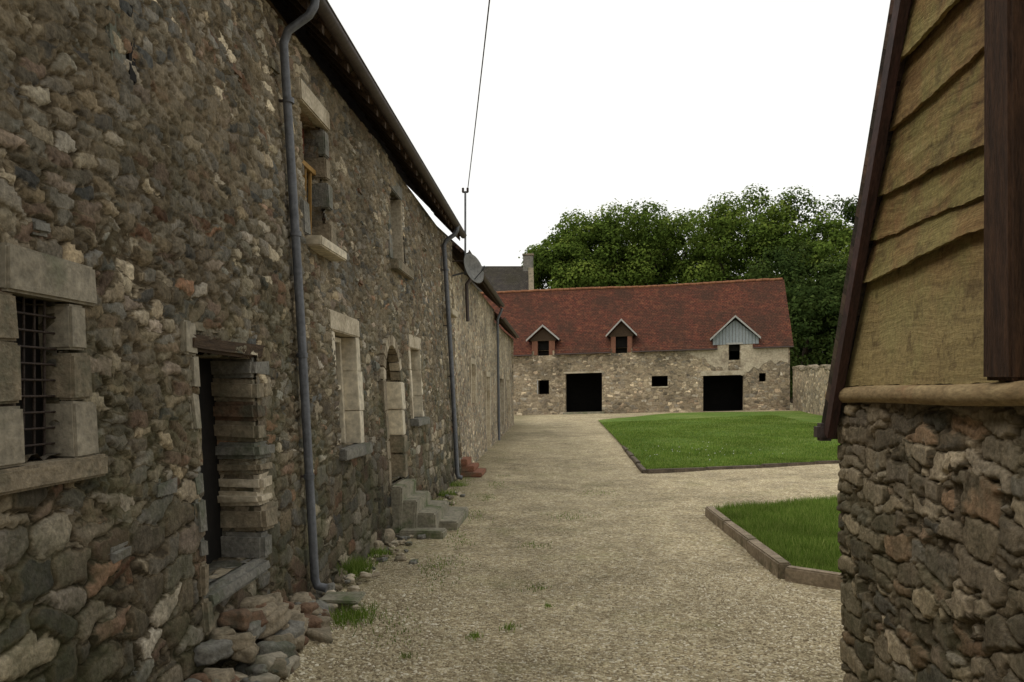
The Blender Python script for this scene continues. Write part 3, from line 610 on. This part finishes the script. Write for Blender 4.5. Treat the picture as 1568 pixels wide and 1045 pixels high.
# ---------------------------------------------------------------- slate roofed house behind
HS=empty('slate_roof_house')
def hc(xc,d,z): return (xc*.998-d*.0597,xc*.0597+d*.998,z)
x0,x1=-12,1.35
mk('walls',[hc(x0,60,0),hc(x1,60,0),hc(x1,60,7),hc(x0,60,7),hc(x0,67,0),hc(x1,67,0),hc(x1,67,7),hc(x0,67,7),hc(x1,63.5,11.6),hc(x0,63.5,11.6)],[(0,1,2,3),(5,4,7,6),(1,5,6,8,2),(4,0,3,9,7)],M_barn,HS)
slab('roof',[hc(x0,59.8,6.9),hc(x1,59.8,6.9),hc(x1,63.5,11.8),hc(x0,63.5,11.8)],.1,M_slate,HS)
slab('roof',[hc(x1,67.2,6.9),hc(x0,67.2,6.9),hc(x0,63.5,11.8),hc(x1,63.5,11.8)],.1,M_slate,HS)
slab('gable_coping',[hc(x1-.05,59.7,7.05),hc(x1+.35,59.7,7.05),hc(x1+.35,63.5,12.1),hc(x1-.05,63.5,12.1)],.4,M_quoin,HS)
c=hc(x1-.05,63.5,0); box('chimney',(c[0]-.4,c[0]+.4),(c[1]-.35,c[1]+.35),(11,12.6),M_grey,HS,.03); box('chimney_cap',(c[0]-.46,c[0]+.46),(c[1]-.42,c[1]+.42),(12.601,12.75),M_quoin,HS,.03)
# ---------------------------------------------------------------- shed (right)
SH=empty('timber_gabled_shed')
XS=1.6
PS=lambda u,v:np.stack([XS+.02*np.sin(u*2+v)-.0*v,u-.035*(1.75-v)*(u>4.0)*(u-4.0)/.6,v],-1)
masonry('side_wall',PS,(-1,0,0),lines(-1,4.6,lambda p:.05 if p<2.4 else .0095,[2.4]),lines(-.1,1.76,.0095),[],.3,M_shed,SH)
PE=lambda u,v:np.stack([u,4.6-.035*(1.75-v)+0*u,v],-1)
g=GB(); U,V=np.meshgrid(lines(1.6,6,.02),lines(-.1,1.76,.02),indexing='ij'); g.add(PE(U,V),np.array([0,1.,0])); g.obj('end_wall',M_shed,SH)
mk('far_wall',[(6,-1,-.1),(6,4.6,-.1),(6,4.6,1.8),(6,-1,1.8)],[(0,1,2,3)],M_barn,SH); mk('end_wall',[(1.6,-1,-.1),(6,-1,-.1),(6,-1,1.8),(1.6,-1,1.8)],[(0,1,2,3)],M_barn,SH)
tube('sill_beam',[(XS-.05+.008*math.sin(q*2.3),4.64-q,1.775+.02*q/1.7+.006*math.sin(q*3.1)) for q in np.linspace(0,5.6,40)],.042,simple('sill_roll',C(.22,.15,.075),C(.38,.285,.15),5,stretch=(3,1,3),c3=C(.24,.13,.065)),SH,8)
ye=lambda z:4.60-(z-1.60)*.4876
ys=lambda z:3.6-ye(z)+.0
def waney(z0,z1,ya,yb,seed,o,mat=M_plank,amp=1.,tilt=0.):
    r=random.Random(seed); ph=[r.uniform(0,6) for _ in range(8)]; n=110; vs=[]; fs=[]
    A=r.uniform(.008,.018)*amp; fr=r.uniform(1.6,3.6)
    for i in range(n+1):
        s=i/n
        wv=A*math.sin(s*fr+ph[0])+A*.45*math.sin(s*fr*2.7+ph[1])+.004*math.sin(s*31+ph[2])*math.sin(s*7+ph[3])+.0015*math.sin(s*97+ph[4])+tilt*(s-.5)
        bow=.005*math.sin(s*4+ph[5])
        for (z,xo) in ((z1,.03),(z1,.012),(z0+wv,.0-o+bow),(z0+wv+.004,.024-o+bow)):
            y1=min(yb,ye(z)-.03); y0=max(ya,ys(z)); y=y0+(y1-y0)*s
            vs.append((XS-.03+xo,y,z))
    for i in range(n):
        for j in range(4): a=i*4+j;b=i*4+(j+1)%4; fs.append((a,b,b+4,a+4))
    fs+= [(0,3,2,1),tuple(4*n+k for k in (0,1,2,3))]
    mk('plank',vs,fs,mat,SH)
zs=[1.83,2.36,2.54,2.72,3.04,3.30,3.65,3.95,4.25,4.55,4.85,5.15,5.45,5.75,6.0,6.25]
for i in range(len(zs)-1):
    waney(zs[i]+(.0 if i==0 else .008),zs[i+1]+.05,2.94,9,i+3,.008+.014*(i%2)+.005*(i%3),amp=0.1 if i==0 else 1.1,tilt=0 if i==0 else (.015,-.02,.01)[i%3]); 
    waney(zs[i],zs[i+1]+.05,-3,2.78,i+40,.008)
box('corner_post',(XS-.095,XS+.05),(2.77,2.925),(1.84,4.6),M_woodv,SH,.012,.008)
mk('gap_shade_sheet',[(XS+.03,ys(1.8),1.8),(XS+.03,ye(1.8),1.8),(XS+.03,1.8,7.2)],[(0,1,2)],M_black,SH)  # black sheet painting the shade seen through the plank gaps
ridge_z=1.60+(4.60-1.8)/.4876
p=lambda x,y,z:(x,y,z)
sy=lambda z:4.66-(z-1.60)*.4876
slab('roof_slope',[p(6.2,sy(1.56)+.02,1.56),p(1.50,sy(1.56)+.02,1.56),p(1.50,1.8,ridge_z+.15),p(6.2,1.8,ridge_z+.15)],.07,M_tileb,SH)
slab('roof_slope',[p(1.50,3.6-sy(1.56),1.56),p(6.2,3.6-sy(1.56),1.56),p(6.2,1.8,ridge_z+.15),p(1.50,1.8,ridge_z+.15)],.07,M_tileb,SH)
M_verge=simple('verge_board',C(.03,.02,.017),C(.08,.04,.032),6,stretch=(4,1,1),rough=.6)
slab('verge_board',[p(1.535,4.60,1.57),p(1.49,4.60,1.57),p(1.49,1.8,ridge_z+.03),p(1.535,1.8,ridge_z+.03)],.07,M_verge,SH)
slab('verge_board',[p(1.49,-1.0,1.57),p(1.535,-1.0,1.57),p(1.535,1.8,ridge_z+.03),p(1.49,1.8,ridge_z+.03)],.07,M_verge,SH)
box('eave_gutter_end',(1.46,1.56),(4.60,4.70),(1.52,1.62),M_gut,SH,.02)
# ---------------------------------------------------------------- trees
def tree(name,xc,d,top,r,low,dark=False,nl=15000,seed=0):
    R=np.random.default_rng(seed); T=empty(name); bx,by,_=hc(xc,d,0); hgt=top-low; cz=(top+low)/2
    rr=random.Random(seed)
    def limb(p0,p1,r0,r1):
        n=6; vs=[];fs=[]; p0=Vector(p0);p1=Vector(p1); q=(p1-p0).to_track_quat('Z','Y')
        off=Vector((rr.uniform(-.3,.3),rr.uniform(-.3,.3),0))
        for i in range(5):
            t=i/4; c=p0.lerp(p1,t)+off*math.sin(t*3.14); rad=r0+(r1-r0)*t
            for j in range(n): a=6.283*j/n; vs.append(c+q@Vector((rad*math.cos(a),rad*math.sin(a),0)))
        for i in range(4):
            for j in range(n): fs.append((i*n+j,i*n+(j+1)%n,(i+1)*n+(j+1)%n,(i+1)*n+j))
        mk('limb',vs,fs,M_bark,T,True)
    limb((bx,by,0),(bx,by,low+hgt*.45),.45,.25)
    for k in range(8):
        a=rr.uniform(0,6.28); z0=low+hgt*rr.uniform(0,.4); limb((bx,by,z0),(bx+r*.7*math.cos(a),by+r*.7*math.sin(a),z0+hgt*rr.uniform(.2,.45)),.18,.04)
    nc=110; u=R.normal(size=(nc,3)); u/=np.linalg.norm(u,axis=1)[:,None]; rad=R.uniform(.35,1.0,nc)**.5
    P=u*rad[:,None]*np.array([r,r,hgt/2])*(.9+.14*np.sin(u[:,0]*4+seed)*np.cos(u[:,2]*3+u[:,1]*3))[:,None]; P[:,2]+=cz; P[:,0]+=bx; P[:,1]+=by
    cr=R.uniform(.45,1.2,nc)*r*.27; cnt=(nl*cr**2/(cr**2).sum()).astype(int); cb=R.uniform(-.25,.25,nc)
    ctr=np.repeat(P,cnt,0); n=len(ctr); w=R.normal(size=(n,3)); w/=np.linalg.norm(w,axis=1)[:,None]
    rj=R.uniform(.3,1.0,n)**.5; rj=rj*np.where(R.random(n)<.08,1.3,1.)
    pos=ctr+w*(np.repeat(cr,cnt)*rj)[:,None]*np.array([1.15,1.15,.8])
    nrm=w+R.normal(0,.5,(n,3))+np.array([0,0,.5]); nrm/=np.linalg.norm(nrm,axis=1)[:,None]
    a=np.cross(nrm,R.normal(size=(n,3))); a/=np.linalg.norm(a,axis=1)[:,None]; b=np.cross(nrm,a)
    s=R.uniform(.09,.2,n)[:,None]; 
    V=np.stack([pos-a*s,pos+b*s*.6,pos+a*s,pos-b*s*.6],1).reshape(-1,3)
    at=np.clip(.45+np.repeat(cb,cnt)+R.normal(0,.15,n)+.25*w[:,2],0,1)  # leaves paler towards each clump's top, top light painted into the colour
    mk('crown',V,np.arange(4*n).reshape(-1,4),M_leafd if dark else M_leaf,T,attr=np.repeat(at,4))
    return T
TL=[(4.4,78,17.4,3.8,8,0),(8.0,77,19.4,4.6,7,0),(12.2,78,21.0,5.2,7,0),(17.0,79,20.6,5.0,7,0),(21.0,75,20.9,5.2,6,0),(25.2,73,20.0,5.0,5,0),(28.4,69,17.4,4.4,3,0),(32.5,74,20.5,4.0,4,1),(22.2,60,10.5,3.8,.8,1),(25.8,60,12.2,4.0,.8,1),(28.8,58,14.5,3.8,.8,1),(23.8,67,14.8,4.6,1.5,1),(33,62,15,4.5,1,1),(15,84,19.5,5,6,1),(8.5,85,17.0,5,6,1),(23,84,19,5,5,1)]
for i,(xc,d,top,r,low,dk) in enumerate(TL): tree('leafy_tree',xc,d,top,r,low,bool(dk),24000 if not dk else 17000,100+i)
# ---------------------------------------------------------------- light, sky, camera
W=D.worlds.new('World'); S.world=W; W.use_nodes=True; t=W.node_tree; t.nodes.clear()
out=t.nodes.new('ShaderNodeOutputWorld'); bg=t.nodes.new('ShaderNodeBackground'); sky=t.nodes.new('ShaderNodeTexSky'); sky.sky_type='NISHITA'
sky.sun_disc=False; sky.sun_elevation=math.radians(52); sky.sun_rotation=math.radians(-115); sky.dust_density=4; sky.air_density=1.
hs=t.nodes.new('ShaderNodeHueSaturation'); hs.inputs['Saturation'].default_value=.25
mx=t.nodes.new('ShaderNodeMixRGB'); mx.inputs[0].default_value=.75
tcw=t.nodes.new('ShaderNodeTexCoord'); nw=t.nodes.new('ShaderNodeTexNoise'); nw.inputs['Scale'].default_value=1.6; nw.inputs['Detail'].default_value=5
rw=t.nodes.new('ShaderNodeValToRGB'); rw.color_ramp.elements[0].position=.3; rw.color_ramp.elements[0].color=(9.8,9.8,9.5,1); rw.color_ramp.elements[1].position=.7; rw.color_ramp.elements[1].color=(11,10.9,10.4,1)
t.links.new(tcw.outputs['Generated'],nw.inputs['Vector']); t.links.new(nw.outputs['Fac'],rw.inputs[0])
t.links.new(sky.outputs[0],hs.inputs['Color']); t.links.new(hs.outputs[0],mx.inputs[1]); t.links.new(rw.outputs[0],mx.inputs[2])
t.links.new(mx.outputs[0],bg.inputs[0]); bg.inputs[1].default_value=.122; t.links.new(bg.outputs[0],out.inputs[0])
sl=D.lights.new('sun','SUN'); sl.energy=.9; sl.angle=math.radians(25); sl.color=(1,.94,.84); so=D.objects.new('sun',sl); COL.objects.link(so)
az=math.radians(-115); el=math.radians(52); dv=Vector((math.sin(az)*math.cos(el),math.cos(az)*math.cos(el),math.sin(el)))
so.rotation_euler=dv.to_track_quat('Z','Y').to_euler(); so.location=(0,0,30)
cam=D.cameras.new('camera'); co=D.objects.new('camera',cam); COL.objects.link(co); S.camera=co
co.location=(0,0,1.8); co.rotation_euler=(math.radians(90),0,math.radians(3.42)); cam.lens=28; cam.sensor_width=36; cam.shift_y=.0494; cam.clip_end=3000; cam.clip_start=.05
S.view_settings.view_transform='Standard'; S.view_settings.look='None'; S.view_settings.exposure=0
